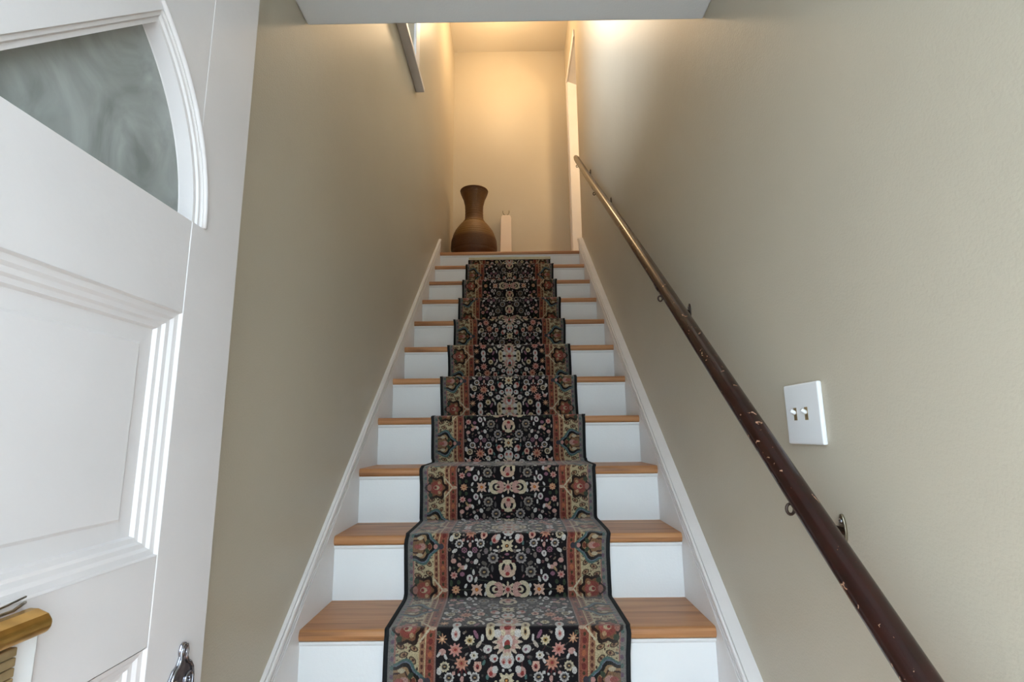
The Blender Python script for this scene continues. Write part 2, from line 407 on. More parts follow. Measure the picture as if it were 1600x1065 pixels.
# ------------------------------------------------------------------ runner: woven pattern drawn into an image by code
def runner_image():
    Wd, Ld = .645, .525; W, H = 806, 656
    u = (np.arange(W)+.5)/W*Wd - Wd/2; v = (np.arange(H)+.5)/H*Ld
    t = np.minimum(v, Ld-v)
    HW = Wd/2
    x = np.abs(u)
    X, T = np.meshgrid(x, t)                       # everything is mirrored in both directions
    img = np.zeros((H, W, 3))
    cc = lambda c: np.array(c, float)
    def put(mask, c): img[mask] = cc(c)
    blk = (20, 16, 20); navy = (24, 26, 38)
    crm = (212, 196, 164); wht = (208, 202, 194); pnk = (200, 154, 142); org = (198, 148, 114); red = (150, 58, 54)
    gry = (124, 112, 104); tan = (168, 138, 98); teal = (84, 116, 110); blu = (112, 124, 140); grn = (58, 72, 52); mar = (66, 24, 28); mau = (140, 96, 112); brn = (84, 54, 38)
    put(np.ones_like(X, bool), blk)
    def dist(cx, ct): return X-cx, T-ct
    def ell(cx, ct, a, b, c, rot=0):
        if cx < .186: a, b = a*.95, b*.95
        dx, dt = dist(cx, ct); co, si = math.cos(rot), math.sin(rot)
        put(((dx*co+dt*si)/a)**2 + ((-dx*si+dt*co)/b)**2 < 1, c)
    def star(cx, ct, r, n, c, dep=.28, ph=0):
        if cx < .186: r = r*.95
        dx, dt = dist(cx, ct); rr = np.hypot(dx, dt); a = np.arctan2(dt, dx)
        put(rr < r*(1-dep+dep*np.cos(n*(a-ph))), c)
    def flower(cx, ct, r, n, c, ring, core, dep=.22):
        star(cx, ct, r, n, c, dep); ell(cx, ct, r*.42, r*.42, ring); ell(cx, ct, r*.2, r*.2, core)
    def rosette(cx, ct, r, c=wht, mid=gry):
        star(cx, ct, r, 10, c, .08); ell(cx, ct, r*.62, r*.62, mid); ell(cx, ct, r*.42, r*.42, blk); ell(cx, ct, r*.26, r*.2, tan)
    def square(cx, ct, r, c, core):
        r = r*.95; dx, dt = dist(cx, ct); put(np.maximum(abs(dx), abs(dt)) < r*(.86+.14*np.cos(8*np.arctan2(dt, dx))), c); ell(cx, ct, r*.34, r*.34, core); ell(cx, ct, r*.15, r*.15, (230, 160, 80))
    def tulip(cx, ct, r, c, c2, up=1):
        ell(cx, ct, r*.85, r, c); ell(cx-r*.3, ct+up*r*.5, r*.3, r*.6, c, .5); ell(cx+r*.3, ct+up*r*.5, r*.3, r*.6, c, -.5)
        ell(cx, ct, r*.35, r*.5, c2); ell(cx, ct-up*r*.15, r*.15, r*.2, blk)
    def leaf(cx, ct, a, b, rot, c): ell(cx, ct, a, b, c, rot)
    def line(p, q, w, c):
        px, pt = p; dx, dt = q[0]-px, q[1]-pt; L2 = dx*dx+dt*dt
        k = np.clip(((X-px)*dx+(T-pt)*dt)/L2, 0, 1)
        put(np.hypot(X-px-k*dx, T-pt-k*dt) < w, c)
    # vines behind the flowers
    pal = [(70, 44, 44), (58, 62, 52), (74, 66, 60)]
    for (p, q) in (((.03, .02), (.12, .034)), ((.044, .09), (.073, .05)), ((.073, .05), (.118, .034)), ((.118, .176), (.16, .187)),
                   ((.118, .176), (.083, .141)), ((.118, .176), (.15, .141)), ((.118, .176), (.116, .107)), ((.03, .215), (.075, .225)),
                   ((.075, .225), (.136, .205)), ((.136, .205), (.17, .235)), ((.05, .208), (.034, .152)), ((.160, .043), (.12, .09)),
                   ((.044, .156), (.03, .20)), ((.097, 0), (.16, 0)), ((.085, .19), (.11, .235)), ((.044, .107), (.072, .13))):
        line(p, q, .0016, pal[hash((round(p[0]*1000), round(q[1]*1000))) % 3])
    # field, quarter tile: half width x, length t from the star line
    star(0, 0, .026, 8, crm, .3); star(0, 0, .016, 8, pnk, .25); ell(0, 0, .006, .006, red)
    ell(.047, 0, .024, .027, crm); ell(.030, .006, .016, .017, pnk); ell(.044, 0, .014, .014, blk); ell(.040, 0, .010, .010, crm); ell(.036, 0, .006, .005, mar)
    square(.097, 0, .018, (214, 178, 158), (200, 110, 50))
    ell(.131, .011, .004, .008, wht, .5)
    flower(.162, 0, .014, 8, org, (220, 170, 120), red, .12)
    flower(.167, .043, .0125, 7, pnk, (190, 120, 110), red, .14); ell(.141, .046, .008, .007, mau); ell(.139, .066, .009, .007, pnk); leaf(.150, .060, .004, .010, .6, tan)
    tulip(.118, .034, .012, wht, mau, -1); leaf(.099, .030, .0045, .010, .3, wht); leaf(.106, .052, .004, .009, 0, wht)
    rosette(.073, .052, .019, (150, 142, 132), (96, 88, 84)); leaf(.072, .078, .010, .006, .5, (104, 96, 88))
    rosette(.044, .094, .019, (164, 156, 150), (100, 92, 92)); leaf(.047, .062, .004, .011, 0, (92, 86, 84))
    # palmettes on the centre line
    ell(0, .064, .029, .026, crm); ell(0, .052, .026, .018, (206, 176, 150)); ell(.012, .067, .005, .011, blk, .3); ell(0, .060, .011, .014, pnk); ell(0, .046, .007, .006, red); ell(.02, .083, .007, .005, mar)
    square(0, .131, .020, crm, brn); ell(0, .105, .008, .004, mau); ell(.034, .116, .011, .004, wht, .2)
    ell(0, .181, .020, .022, wht); ell(.008, .178, .006, .008, pnk); ell(.008, .176, .003, .004, red); ell(0, .200, .012, .009, crm); ell(.009, .156, .004, .004, wht)
    star(0, .2275, .042, 14, (206, 186, 164), .16); star(0, .2275, .030, 9, (196, 150, 138), .14); ell(0, .2275, .014, .019, wht); ell(0, .222, .008, .011, red); ell(0, .214, .010, .006, grn); ell(.028, .248, .012, .010, wht)
    ell(0, .262, .022, .012, pnk); ell(0, .262, .010, .006, red)
    # scattered blossoms
    flower(.095, .020+.095, .001, 5, crm, crm, crm)
    for (fx, ft) in ((.150, .139), (.083, .139)): rosette(fx, ft, .0145, wht, (130, 122, 118))
    for (fx, ft) in ((.134, .119), (.101, .119)): flower(fx, ft, .0105, 8, mau, blk, pnk, .1)
    tulip(.116, .107, .010, wht, (180, 170, 168), -1); ell(.116, .135, .005, .009, pnk); ell(.109, .146, .0035, .0035, wht); ell(.124, .146, .0035, .0035, wht); ell(.097, .150, .005, .005, wht); ell(.138, .150, .005, .005, pnk)
    for k in (-1, 0, 1): line((.118+k*.004, .170), (.116+k*.011, .150), .0015, (96, 34, 38))
    flower(.118, .174, .020, 9, (206, 148, 124), (180, 120, 90), red, .2)
    rosette(.162, .166, .0145, crm, (150, 140, 120))
    tulip(.076, .165, .0135, (212, 170, 150), red, 1)
    ell(.038, .152, .013, .014, pnk); ell(.030, .158, .008, .010, wht); ell(.041, .148, .005, .006, red); ell(.050, .140, .004, .007, teal)
    ell(.176, .155, .007, .010, wht); ell(.164, .117, .010, .006, wht, -.6); ell(.171, .100, .004, .009, gry, .4); ell(.168, .086, .009, .008, pnk)
    tulip(.095, .021, .001, crm, crm)
    ell(.034, .186, .012, .011, wht); ell(.031, .184, .004, .004, red); ell(.051, .209, .0125, .012, wht); ell(.049, .208, .004, .004, mau)
    flower(.086, .193, .0125, 7, wht, crm, blk, .1)
    flower(.135, .208, .020, 9, (208, 150, 138), (200, 130, 110), red, .2)
    ell(.169, .203, .010, .009, pnk); leaf(.178, .196, .004, .008, .6, wht); leaf(.160, .190, .004, .008, -.4, wht)
    flower(.099, .232, .0145, 9, crm, (170, 140, 80), blk, .12); leaf(.074, .222, .005, .012, .6, (190, 176, 160)); leaf(.083, .246, .005, .013, -.5, mau); leaf(.066, .238, .004, .01, 0, wht)
    star(.171, .236, .0145, 8, org, .3); ell(.171, .236, .004, .004, (230, 190, 150))
    ell(.136, .248, .0125, .018, wht); ell(.136, .247, .005, .009, pnk); ell(.136, .247, .0025, .004, red)
    ell(.046, .252, .0125, .021, crm); ell(.046, .252, .005, .009, tan); ell(.046, .252, .0025, .005, blk)
    ell(.150, .074, .007, .007, pnk); ell(.130, .068, .005, .009, wht, .3); ell(.124, .088, .006, .006, (170, 160, 150)); ell(.098, .083, .007, .009, wht, .5); ell(.024, .115, .005, .007, gry, .5)
    ell(.088, .102, .006, .010, gry); ell(.066, .115, .007, .010, (120, 108, 108)); ell(.07, .012, .004, .007, wht); ell(.153, .022, .006, .007, grn); ell(.176, .020, .005, .010, grn)
    ell(.02, .033, .004, .006, wht); ell(.028, .128, .004, .004, crm); ell(.06, .175, .004, .008, teal, .4); ell(.098, .178, .004, .007, wht, .4); ell(.012, .14+.11, .006, .008, crm)
    # small filler buds and leaves wherever the ground is still empty
    rg2 = np.random.default_rng(11)
    fill = [(150, 140, 132), (176, 160, 146), (128, 92, 92), (88, 84, 78), (160, 116, 100), (74, 82, 66), (120, 104, 86), (190, 178, 164)]
    def at(fx, ft): return img[min(H-1, max(0, int(ft/Ld*H))), min(W-1, max(0, int((fx+HW)/Wd*W)))].sum()
    for _ in range(900):
        fx, ft = rg2.uniform(.006, .181), rg2.uniform(.004, .258); q = rg2.uniform(.0026, .0062)
        if any(at(fx+a*q*1.5, ft+c*q*1.5) > 130 for a in (-1, 0, 1) for c in (-1, 0, 1)): continue
        c = fill[rg2.integers(len(fill))]; kd = rg2.integers(3)
        if kd == 0: ell(fx, ft, q*1.2, q*1.2, c); ell(fx, ft, q*.45, q*.45, (60, 30, 30))
        elif kd == 1: ell(fx, ft, q*.7, q*1.6, c, rg2.uniform(-1.2, 1.2))
        else: star(fx, ft, q*1.25, 6, c, .3)
    # borders
    xf = .186
    put(X > xf, (150, 116, 104)); put(X > xf+.004, (150, 84, 66))
    for k in range(9):
        tt = k*.2625/8; ell(.201, tt, .006, .008, (116, 50, 44) if k % 2 else (176, 106, 70)); ell(.201, tt+.016, .0035, .005, (70, 60, 40))
    put((X > .212) & (X < .215), (206, 178, 134)); put((X >= .215) & (X < .229), (166, 122, 92)); put((X > .229) & (X < .2315), (206, 178, 134))
    for k in range(15):
        ell(.222, (k+.5)*.2625/15, .0035, .0058, (96, 50, 38))
    put(X >= .2315, (206, 188, 148))
    put(X > .291, (176, 120, 110)); put(X > .295, (142, 138, 130))
    for k in range(12):
        ell(.300, (k+.5)*.2625/12, .005, .006, teal if k % 2 else (120, 92, 112))
    put(X > .3055, (132, 130, 124))
    # paisley drops on the cream ground
    for tc0 in (.131/2, .131*1.5):
        s = 1 if tc0 < .131 else -1
        for (px, pt, rt) in ((.244, -.016, .5), (.270, .0, -.3), (.246, .014, .8), (.276, .022, -.5), (.279, -.022, .4)):
            ell(px, tc0+s*pt, .0125, .0075, (88, 70, 52), rt); ell(px, tc0+s*pt, .0085, .005, (176, 140, 104), rt); ell(px-.001, tc0+s*pt, .0035, .0035, (84, 46, 38), rt)
    for _ in range(420):
        fx, ft = rg2.uniform(.233, .291), rg2.uniform(0, .2625); q = rg2.uniform(.0018, .0040)
        if any(abs(at(fx+a*q, ft+c*q)-542) > 40 for a in (-1, 0, 1) for c in (-1, 0, 1)): continue
        ell(fx, ft, q*.8, q*1.5, [(150, 96, 84), (120, 96, 70), (206, 190, 150), (96, 104, 92), (70, 46, 36), (176, 128, 104)][rg2.integers(6)], rg2.uniform(-1.3, 1.3))
    # palmette B at t = 0 and .2625: red flower with dark lobed outline and cream chevron into the red stripe
    for tb in (0, .2625):
        dx, dt = dist(.262, tb); q = abs(dx)/.036 + abs(dt)/.042
        line((.203, tb), (.229, tb+.032), .0026, crm); line((.203, tb), (.229, tb-.032), .0026, crm); ell(.196, tb, .009, .006, (206, 176, 150))
        a = np.arctan2(dt, dx); put(np.hypot(dx, dt*.92) < .045*(.84+.12*np.cos(6*a)), (40, 24, 18))
        put(np.hypot(dx, dt*.92) < .033*(.86+.12*np.cos(6*a)), (136, 92, 62)); put(np.hypot(dx, dt) < .023, (156, 74, 62))
        ell(.256, tb, .016, .012, (176, 96, 86)); ell(.262, tb, .011, .008, (206, 186, 150)); ell(.266, tb, .005, .005, red); ell(.288, tb, .008, .012, (176, 122, 106)); ell(.252, tb+.017, .006, .006, (196, 160, 120)); ell(.252, tb-.017, .006, .006, (196, 160, 120))
        ell(.284, tb+.026, .008, .008, grn); ell(.284, tb-.026, .008, .008, grn)
    # palmette A at t = .131: scroll with thick dark outline, teal surround, tip pushing into the red stripe
    ta = .131; dx, dt = dist(.276, ta)
    a = np.arctan2(dt, -dx)
    rr = np.hypot(dx*.92, dt); lob = .87+.10*np.cos(5*a)
    inn = (X < .296)
    put((rr < .060*lob) & inn, teal); put((rr < .053*lob) & inn, blu); put((rr < .049*lob) & inn, (18, 14, 14)); put((rr < .039*lob) & inn, (176, 140, 100)); put((rr < .029*lob) & inn, (60, 28, 24)); put((rr < .024*lob) & inn, (150, 112, 76))
    ell(.268, ta, .013, .011, pnk); ell(.280, ta, .012, .007, (176, 96, 86)); ell(.250, ta+.014, .006, .009, grn, .6); ell(.250, ta-.014, .006, .009, grn, -.6)
    ell(.274, ta+.026, .010, .006, crm); ell(.274, ta-.026, .010, .006, crm); ell(.242, ta, .005, .009, (120, 60, 44))
    ell(.219, ta, .011, .011, (70, 84, 84)); ell(.224, ta, .0065, .0075, (206, 150, 140)); ell(.206, ta, .008, .009, (66, 62, 70))
    # knots of the pile, each one colour
    img = np.repeat(np.repeat(img[::2, ::2], 2, 0), 2, 1)[:H, :W]
    # weave: slight yarn-to-yarn variation
    rng = np.random.default_rng(3)
    img = img*np.where(X > .186, .78, .80)[..., None]
    img *= np.repeat(np.repeat(0.84 + .32*rng.random((H//2, W//2, 1)), 2, 0), 2, 1); img *= (0.96+.08*rng.random((H, 1, 1)))
    a4 = np.ones((H, W, 4), np.float32); a4[..., :3] = np.clip(img/255, 0, 1)
    im = bpy.data.images.new('runner_weave', W, H, alpha=False); im.colorspace_settings.name = 'sRGB'
    im.pixels.foreach_set(a4.ravel()); im.update(); im.pack()
    return im

M_run, nt, b = new_mat('persian_runner_pile'); L = nt.links
ti = N(nt, 'ShaderNodeTexImage'); ti.image = runner_image(); ti.extension = 'REPEAT'; ti.interpolation = 'Linear'
uvn = N(nt, 'ShaderNodeUVMap'); L.new(uvn.outputs[0], ti.inputs[0])
L.new(ti.outputs[0], b.inputs['Base Color'])
b.inputs['Roughness'].default_value = .95; b.inputs['Specular IOR Level'].default_value = .1
b.inputs['Sheen Weight'].default_value = .35; b.inputs['Sheen Roughness'].default_value = .45; b.inputs['Sheen Tint'].default_value = (1, .92, .86, 1)
tc = N(nt, 'ShaderNodeTexCoord'); nb = N(nt, 'ShaderNodeTexNoise'); nb.inputs['Scale'].default_value = 700; L.new(tc.outputs['Object'], nb.inputs['Vector'])
bp = N(nt, 'ShaderNodeBump'); bp.inputs['Strength'].default_value = .5; bp.inputs['Distance'].default_value = .003
L.new(nb.outputs['Fac'], bp.inputs['Height']); L.new(bp.outputs[0], b.inputs['Normal'])

def runner_profile():
    P = []; TH = .007
    P.append((Yk(-1)+OVER-TH, FLOOR+.002))
    for k in range(-1, 11):
        yn, zt = Yk(k), k*RISE
        ry = yn + OVER - TH
        P += [(ry, zt-RISE+.02), (ry-.002, zt-RISE+.07), (ry-.006, zt-.06), (yn-TH-.001, zt-NOSE+.002), (yn-TH-.0015, zt-.010)]
        for i in range(1, 6):
            a = PI - PI/2*i/5
            P.append((yn+.0045+(.0045+TH)*math.cos(a)-.0005, zt-.006+(.006+TH)*math.sin(a)))
        yr = Yk(k+1) + OVER
        P += [(yn+.06, zt+TH), (yr-.05, zt+TH), (yr-TH-.010, zt+TH+.0005), (yr-TH-.003, zt+TH+.004), (yr-TH-.0005, zt+TH+.011)]
    k = 11
    P += [(Yk(11)+OVER-TH, LAND-RISE+.05), (Yk(11)+OVER-TH-.001, LAND-NOSE-.040)]
    return P
prof = runner_profile()
seg = [0.0]
for p, q in zip(prof[:-1], prof[1:]): seg.append(seg[-1]+math.hypot(q[0]-p[0], q[1]-p[1]))
ref = min(range(len(prof)), key=lambda i: abs(prof[i][0]-(Yk(2)-.006)) + abs(prof[i][1]-(2*RISE+.002)))
s_of = [-(s-seg[ref]) - .165 for s in seg]        # length measured downwards, 0 on the star line
def nrm(i):
    a = prof[max(i-1, 0)]; c = prof[min(i+1, len(prof)-1)]
    t = Vector((c[0]-a[0], c[1]-a[1])).normalized(); return (-t.y, t.x)

def strip(name, cols, mat, parent, top=0.0, thick=.0062, uv=False):
    """runner-shaped solid between the x columns given"""
    bm = bmesh.new(); ul = bm.loops.layers.uv.new('UVMap') if uv else None
    tops, bots = [], []
    for i, p in enumerate(prof):
        n = nrm(i); wob = .0022*math.sin(i*.37)+.0012*math.sin(i*1.13)
        tops.append([bm.verts.new((x+wob, p[0]+n[0]*top, p[1]+n[1]*top)) for x in cols])
        bots.append([bm.verts.new((x+wob, p[0]-n[0]*thick, p[1]-n[1]*thick)) for x in (cols[0], cols[-1])])
    def face(vs, uvs):
        f = bm.faces.new(vs)
        if uv:
            for l, c in zip(f.loops, uvs): l[ul].uv = c
    for i in range(len(prof)-1):
        v0, v1 = s_of[i]/.525, s_of[i+1]/.525
        for j in range(len(cols)-1):
            u0, u1 = (cols[j]+.3225)/.645, (cols[j+1]+.3225)/.645
            face((tops[i][j], tops[i][j+1], tops[i+1][j+1], tops[i+1][j]), ((u0, v0), (u1, v0), (u1, v1), (u0, v1)))
        face((tops[i][0], tops[i+1][0], bots[i+1][0], bots[i][0]), ((.01, v0), (.01, v1), (.01, v1), (.01, v0)))
        face((tops[i][-1], bots[i][1], bots[i+1][1], tops[i+1][-1]), ((.99, v0), (.99, v0), (.99, v1), (.99, v1)))
    me = bpy.data.meshes.new(name); bm.to_mesh(me); bm.free(); me.materials.append(mat)
    o = bpy.data.objects.new(name, me); COL.objects.link(o)
    if parent: o.parent = parent
    for p in me.polygons: p.use_smooth = True
    return o
run = strip('stair_runner', [-.3105, -.2, -.1, 0, .1, .2, .3105], M_run, None, 0, .0062, True)
tag(run, 'dark floral woven runner carpet laid down the middle of the stairs', 'carpet')
for sgn in (-1, 1):
    c = sorted((sgn*.3105, sgn*.3165, sgn*.3225))
    strip('binding', c, M_black, run, .0012, .0065)
yb = Yk(11)+OVER
o = link('end_tape', boxes((-.322, .322, yb-.0085, yb-.001, LAND-NOSE-.040, LAND-NOSE-.018)), M_cream, run, bevel=.002)
o = link('binding', boxes((-.3225, .3225, yb-.009, yb-.0075, LAND-NOSE-.043, LAND-NOSE-.0395)), M_black, run)

# ------------------------------------------------------------------ front door, swung open against the left wall
XD, TD = -.465, .042
DY0, DY1, DZ0, DZ1 = -1.497, -.588, FLOOR+.006, 1.655
d1 = tag(empty('door_1', (XD, DY0, FLOOR)), 'white panelled entrance door with fan window standing open at the left', None, 'structure')
dinv = Matrix.Translation(-Vector((XD, DY0, FLOOR)))
def dpart(name, bm, mat, parent=None, **kw):
    o = link(name, bm, mat, parent or d1, **kw)
    if parent is None: o.matrix_parent_inverse = dinv
    return o
SW = .132
YA, YBd = DY0+SW, DY1-SW                # clear width between stiles
YM, RA, ZA = (DY0+DY1)/2, .345, 1.026
an = math.acos((YBd-YM)/RA)
notch = [(YM+RA*math.cos(an*i/10), ZA+RA*math.sin(an*i/10)) for i in range(10, -1, -1)]
so = [(YBd, DZ0), (DY1, DZ0), (DY1, DZ1), (YBd, DZ1)] + notch + [(YBd, ZA)]
for pts in (so, [(2*YM-p[0], p[1]) for p in so][::-1]):
    bm = bmesh.new(); xprism(bm, pts, XD-TD, XD); dpart('stile', bm, M_door, bevel=.0012)
g = .0007
ZR = (1.026, .881, .54, .424, -.15)
dpart('rail', boxes((XD-TD, XD-g, YA, YBd, ZR[1], ZR[0])), M_door, bevel=.001)
dpart('rail', boxes((XD-TD, XD-g, YA, YBd, ZR[3], ZR[2])), M_door, bevel=.001)
dpart('rail', boxes((XD-TD, XD-g, YA, YBd, DZ0, ZR[4])), M_door, bevel=.001)
# fan head: board above a half-round opening
cut = math.asin(0)  # opening springs from the rail
NA = 36
arc = [(YM+RA*math.cos(PI*i/NA), ZR[0]+RA*math.sin(PI*i/NA)) for i in range(NA+1)]
arc_c = [(min(max(p[0], YA), YBd), p[1]) for p in arc]
# the opening runs a little into the stiles, so the head is built over the stile faces as a 1 mm proud ring
bm = bmesh.new()
for i in range(NA):
    p, q = arc[i], arc[i+1]
    pc, qc = (min(max(p[0], YA), YBd), p[1]), (min(max(q[0], YA), YBd), q[1])
    if abs(pc[0]-qc[0]) < 1e-6: continue
    xprism(bm, [pc, (pc[0], DZ1), (qc[0], DZ1), qc], XD-TD, XD-g)
dpart('fan_head', bm, M_door)
# three panes between two slanting muntins
A1, A2 = math.radians(52.1), math.radians(69)
pa = lambda a: (YM+RA*math.cos(a), ZR[0]+RA*math.sin(a))
def arcpts(a0, a1, n=14): return [pa(a0+(a1-a0)*i/n) for i in range(n+1)]
YI, ZI, ZT = YM+.0075, ZR[0]+.0520, ZR[0]+.180
right = [(YI, ZR[0]-.0140), (YM+RA, ZR[0]-.0140)] + arcpts(0, A1) + [(YI, ZI)]
left = [(2*YM-p[0], p[1]) for p in right][::-1]
topp = [(YM, ZT)] + arcpts(A2, PI-A2)
sect = [right, topp, left]
bead = [(0, 0), (.0015, -.0015), (.006, -.002), (.008, -.005), (.0135, -.0055), (.0155, -.026), (.0175, -.030)]
for pts in sect:
    bm = bmesh.new(); moulding_ring(bm, pts, bead, XD-.0015)
    dpart('glazing_bead', bm, M_door)
    bm = bmesh.new(); xprism(bm, inset(pts, .0155), XD-.032, XD-.029)
    dpart('pane', bm, M_glass)
ml = [(YI, ZR[0]), (YI, ZI)] + arcpts(A1, A2, 5) + [(YM, ZT), (YM, ZR[0])]
for pts in (ml, [(2*YM-p[0], p[1]) for p in ml][::-1]):
    bm = bmesh.new(); xprism(bm, pts, XD-TD, XD-.0002); dpart('muntin', bm, M_door)
bm = bmesh.new(); tube(bm, [(XD+.0005, YM+(RA+.006)*math.cos(PI*i/40), ZR[0]+(RA+.006)*math.sin(PI*i/40)) for i in range(41)], .0042, 8)
dpart('arch_bead', bm, M_door, smooth=True)
# panels with moulded edges
mprof = [(0, 0), (.002, -.005), (.009, -.006), (.013, -.0095), (.019, -.0105), (.022, -.0145), (.028, -.0155), (.031, -.021)]
for (z0, z1) in ((ZR[2], ZR[1]), (ZR[4], ZR[3])):
    out = [(YA, z0), (YBd, z0), (YBd, z1), (YA, z1)]
    bm = bmesh.new(); moulding_ring(bm, out, mprof, XD)
    dpart('panel_moulding', bm, M_door)
    bm = boxes((XD-.036, XD-.0205, YA, YBd, z0, z1))
    pn = dpart('panel', bm, M_door)
    bm = bmesh.new()
    moulding_ring(bm, out, [(.052, -.0205), (.056, -.0180)], XD)
    bm2 = inset(out, .056)
    vs = [bm.verts.new((XD-.0180, p[0], p[1])) for p in bm2]; bm.faces.new(vs)
    dpart('raised_field', bm, M_door)
# brass letter slot
ls = dpart('letter_plate', boxes((XD, XD+.005, -1.21, -.897, .385, .505)), M_plate, bevel=.002)
for i in range(10):
    bm = bmesh.new(); z = .5045 - i*.0090
    xprism(bm, [(-1.185, z-.0082), (-.932, z-.0082), (-.932, z), (-1.185, z)], XD+.005, XD+.017)
    o = link('ridge', bm, M_brass2, d1, bevel=.0012); o.matrix_parent_inverse = dinv
bm = bmesh.new(); yy0, yy1 = -1.215, -.910
sec = [(XD+.003, .533), (XD+.014, .5325), (XD+.025, .528), (XD+.030, .521), (XD+.029, .514), (XD+.024, .509), (XD+.003, .509)]
prism(bm, sec, lambda p: (p[0], yy0, p[1]), lambda p: (p[0], yy1, p[1]))
o = dpart('brass_hood', bm, M_brass, bevel=.005, seg=4)
bm = bmesh.new(); tube(bm, [(XD+.010, -1.21, .537), (XD+.010, -.935, .537), (XD+.006, -.922, .539), (XD+.001, -.914, .538)], .0016, 8)
tube(bm, [(XD+.004, -1.21, .541), (XD+.004, -.945, .541), (XD+.002, -.915, .544)], .0011, 8)
dpart('hinge_rod', bm, M_steel, smooth=True)
# ornate silver escutcheon and knob
half = [(0, .414), (.006, .412), (.009, .404), (.007, .396), (.010, .391), (.013, .386), (.020, .383), (.027, .374), (.030, .360), (.030, .344), (.026, .332), (.020, .326), (.022, .318), (.018, .300), (.016, .28),
        (.018, .262), (.024, .252), (.025, .235), (.019, .222), (.011, .215), (.007, .203), (0, .198)]
EC = -.645; half = [(p[0], p[1]-.011) for p in half]
outl = [(EC+p[0], p[1]) for p in half] + [(EC-p[0], p[1]) for p in half[-2:0:-1]]
bm = bmesh.new(); xprism(bm, outl, XD, XD+.004)
dpart('escutcheon', bm, M_chrome, bevel=.0015)
bm = bmesh.new()
for sgn in (-1, 1):
    tube(bm, [(XD+.005, EC+sgn*p[0]*.86, .295+(p[1]-.295)*.97) for p in half], .0022, 6)
    sp_ = []
    for i in range(22):
        a = i/21*2.4*PI; rr = .011*(1-i/26); sp_.append((XD+.005, EC+sgn*(.015+rr*math.cos(a)), .347+rr*math.sin(a)))
    tube(bm, sp_, .0018, 6)
tube(bm, [(XD+.0055, EC+.004*math.cos(a), .391+.006*math.sin(a)) for a in [i/12*2*PI for i in range(12)]], .0016, 6, True)
dpart('scroll_relief', bm, M_chrome, smooth=True)
bm = bmesh.new(); lathe(bm, [(.022, 0), (.022, .006), (.011, .010), (.010, .034), (.022, .042), (.028, .054), (.026, .064), (.015, .071), (.003, .073)], (XD+.004, EC, .295), 28, 'x')
dpart('knob', bm, M_chrome, smooth=True)

# ------------------------------------------------------------------ handrail
XH, RH = .50, .0205
hz = lambda y: 1.058 + .812*y + .006*math.cos(y*1.6)
pts = []
y = -1.08
while y < 2.035: pts.append((XH + .002*math.sin(y*3), y, hz(y))); y += .06
pts.append((XH, 2.03, hz(2.03)))
rl = empty('handrail', (XR, .5, hz(.5)))
tag(rl, 'round dark brown chipped handrail on brackets along the right wall', 'handrail')
hinv = Matrix.Translation(-rl.location)
bm = bmesh.new(); tube(bm, pts, [RH*.8]+[RH]*(len(pts)-2)+[RH*.8], 20)
o = link('rail', bm, M_rail, rl, smooth=True); o.matrix_parent_inverse = hinv
# brackets: wall plate, bent arm passing under the rail, saddle strap with an eye on the room side
for yb_ in (-.545, .115, 1.24, 1.90):
    zr = hz(yb_); zb = zr - RH
    bk = empty('bracket', (XR, yb_, zb)); bk.parent = rl; bk.matrix_parent_inverse = hinv
    binv = Matrix.Translation(-bk.location)
    bm = bmesh.new()
    po = [(yb_+.009*math.cos(a), zb-.066+.025*math.sin(a)) for a in [i/20*2*PI for i in range(20)]]
    xprism(bm, po, XR-.004, XR)
    o = link('wall_plate', bm, M_steel if yb_ < 0 else M_bracket, bk, bevel=.001); o.matrix_parent_inverse = binv
    bm = bmesh.new()
    lathe(bm, [(.0045, 0), (.0045, -.0015), (.002, -.003)], (XR-.004, yb_, zb-.053), 12, 'x')
    o = link('screw', bm, M_chrome, bk, smooth=True); o.matrix_parent_inverse = binv
    bm = bmesh.new()
    tube(bm, [(XR-.003, yb_, zb-.070), (XR-.03, yb_, zb-.060), (XR-.06, yb_, zb-.030), (XH, yb_, zb-.007), (XH-.006, yb_, zb-.005)], .0065, 10)
    o = link('arm', bm, M_bracket, bk, smooth=True); o.matrix_parent_inverse = binv
    bm = bmesh.new(); sl = Vector((0, 1, .812)).normalized()
    pl = []
    for i in range(9):
        a = PI*1.02 + PI*.96*i/8
        pl.append((XH+(RH+.0025)*math.cos(a), zr+(RH+.0025)*math.sin(a)))
    vs = []
    for sgn in (-1, 1):
        vs.append([bm.verts.new((p[0], yb_+sgn*.012, p[1]+sgn*.012*.812)) for p in pl])
        vs.append([bm.verts.new((XH+(p[0]-XH)*.9, yb_+sgn*.012, zr+(p[1]-zr)*.9+sgn*.012*.812)) for p in pl])
    for i in range(8):
        bm.faces.new((vs[0][i], vs[0][i+1], vs[2][i+1], vs[2][i])); bm.faces.new((vs[1][i], vs[3][i], vs[3][i+1], vs[1][i+1]))
        bm.faces.new((vs[0][i], vs[1][i], vs[1][i+1], vs[0][i+1])); bm.faces.new((vs[2][i], vs[2][i+1], vs[3][i+1], vs[3][i]))
    o = link('saddle', bm, M_bracket, bk, smooth=True); o.matrix_parent_inverse = binv
    bm = bmesh.new()
    tube(bm, [(XH-.014+.0065*math.cos(a), yb_-.022, zr-.050+.0085*math.sin(a)) for a in [i/14*2*PI for i in range(14)]], .0026, 8, True)
    o = link('eye', bm, M_bracket, bk, smooth=True); o.matrix_parent_inverse = binv

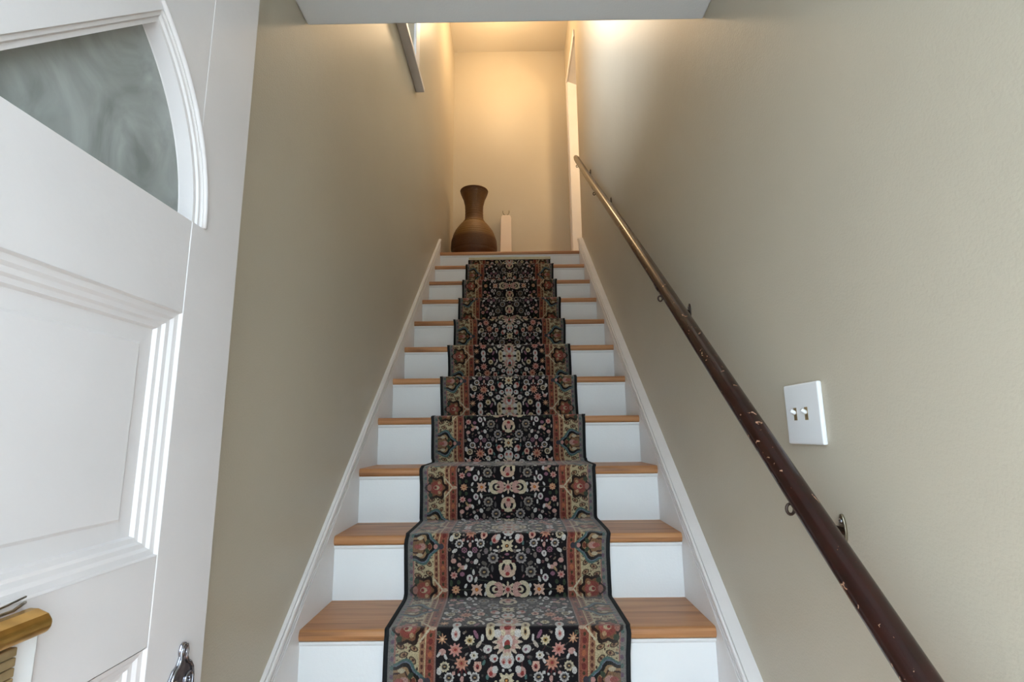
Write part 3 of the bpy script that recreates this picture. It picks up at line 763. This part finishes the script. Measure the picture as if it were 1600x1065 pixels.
# ------------------------------------------------------------------ light switch
SY0, SY1, SZ0, SZ1 = -.530, -.412, .672, .787
sw = tag(empty('light_switch', (XR, (SY0+SY1)/2, SZ0)), 'white double toggle light switch plate above the handrail', 'light switch')
sinv = Matrix.Translation(-sw.location)
o = link('plate', boxes((XR-.009, XR, SY0, SY1, SZ0, SZ1)), M_plate, sw, bevel=.003, seg=3); o.matrix_parent_inverse = sinv
zc = (SZ0+SZ1)/2; ycn = (SY0+SY1)/2
for s in (-1, 1):
    yt = ycn + s*.019 + .004
    bm = bmesh.new()
    prism(bm, [(-.005, -.012), (.005, -.012), (.005, .012), (-.005, .012)], lambda p: (XR-.0088, yt+p[0], zc+p[1]), lambda p: (XR-.0096, yt+p[0], zc+p[1]))
    o = link('toggle_slot', bm, M_brass2, sw); o.matrix_parent_inverse = sinv
    bm = bmesh.new()
    tube(bm, [(XR-.009, yt, zc+.002), (XR-.013, yt, zc+.004), (XR-.018, yt, zc+.007)], [.0040, .0038, .0032], 10)
    o = link('toggle', bm, M_plate, sw, smooth=True); o.matrix_parent_inverse = sinv
# ------------------------------------------------------------------ vase on the landing
VX, VY = -.318, 2.86
va = tag(empty('floor_vase', (VX, VY, LAND)), 'large brown woven bottle vase standing on the landing against the left wall', 'vase')
ctrl = [(.110, 0), (.135, .02), (.178, .09), (.202, .17), (.204, .225), (.194, .28), (.170, .345), (.130, .405), (.098, .440), (.083, .475), (.079, .54), (.082, .60), (.094, .655), (.112, .700), (.121, .728), (.122, .740)]
def cr(c, n):
    out = []
    for i in range(len(c)-1):
        p0, p1, p2, p3 = c[max(i-1, 0)], c[i], c[i+1], c[min(i+2, len(c)-1)]
        for j in range(n):
            t = j/n
            out.append(tuple(.5*((2*p1[q])+(-p0[q]+p2[q])*t+(2*p0[q]-5*p1[q]+4*p2[q]-p3[q])*t*t+(-p0[q]+3*p1[q]-3*p2[q]+p3[q])*t**3) for q in (0, 1)))
    return out + [c[-1]]
pf = cr(ctrl, 8)
pf = [(r_+.0022*math.sin(2*PI*z/.0125), z) for r_, z in pf]       # coils of the weave
inner = [(.112, .738), (.100, .705), (.078, .64), (.068, .55), (.070, .47)]
bm = bmesh.new(); lathe(bm, pf+inner, (0, 0, 0), 48)
link('body', bm, M_vase, va, smooth=True)
bm = bmesh.new(); tube(bm, [(.119*math.cos(a), .119*math.sin(a), .740) for a in [i/40*2*PI for i in range(40)]], .007, 8, True)
link('rim', bm, M_vase, va, smooth=True)
bm = bmesh.new(); tube(bm, [(.096*math.cos(a), .096*math.sin(a), .440) for a in [i/40*2*PI for i in range(40)]], .006, 8, True)
link('shoulder_band', bm, M_vase, va, smooth=True)

# slim pale board beside the vase
wb_ = tag(empty('folded_board', (-.04, 3.17, LAND)), 'slim cream board with a small hook on top, beside the vase', 'board')
bm = bmesh.new(); hgt = .655; o2 = []
for x, z in ((-.062, 0), (.055, 0), (.052, hgt-.03), (.046, hgt-.008), (.034, hgt), (-.026, hgt), (-.040, hgt-.008), (-.046, hgt-.03)): o2.append((x, z))
prism(bm, o2, lambda p: (p[0], -.03+p[1]*.06, p[1]), lambda p: (p[0]-.004, .02+p[1]*.06, p[1]))
link('panel', bm, M_board, wb_, bevel=.004)
bm = bmesh.new()
tube(bm, [(-.026, .04, hgt+.058), (-.026, .04, hgt+.036), (-.016, .04, hgt+.018), (.004, .04, hgt+.008), (.024, .04, hgt+.018), (.034, .04, hgt+.036), (.034, .04, hgt+.058)], .0045, 8)
tube(bm, [(.004, .04, hgt-.012), (.004, .04, hgt+.010)], .0045, 8)
link('hook', bm, M_steel, wb_, smooth=True)
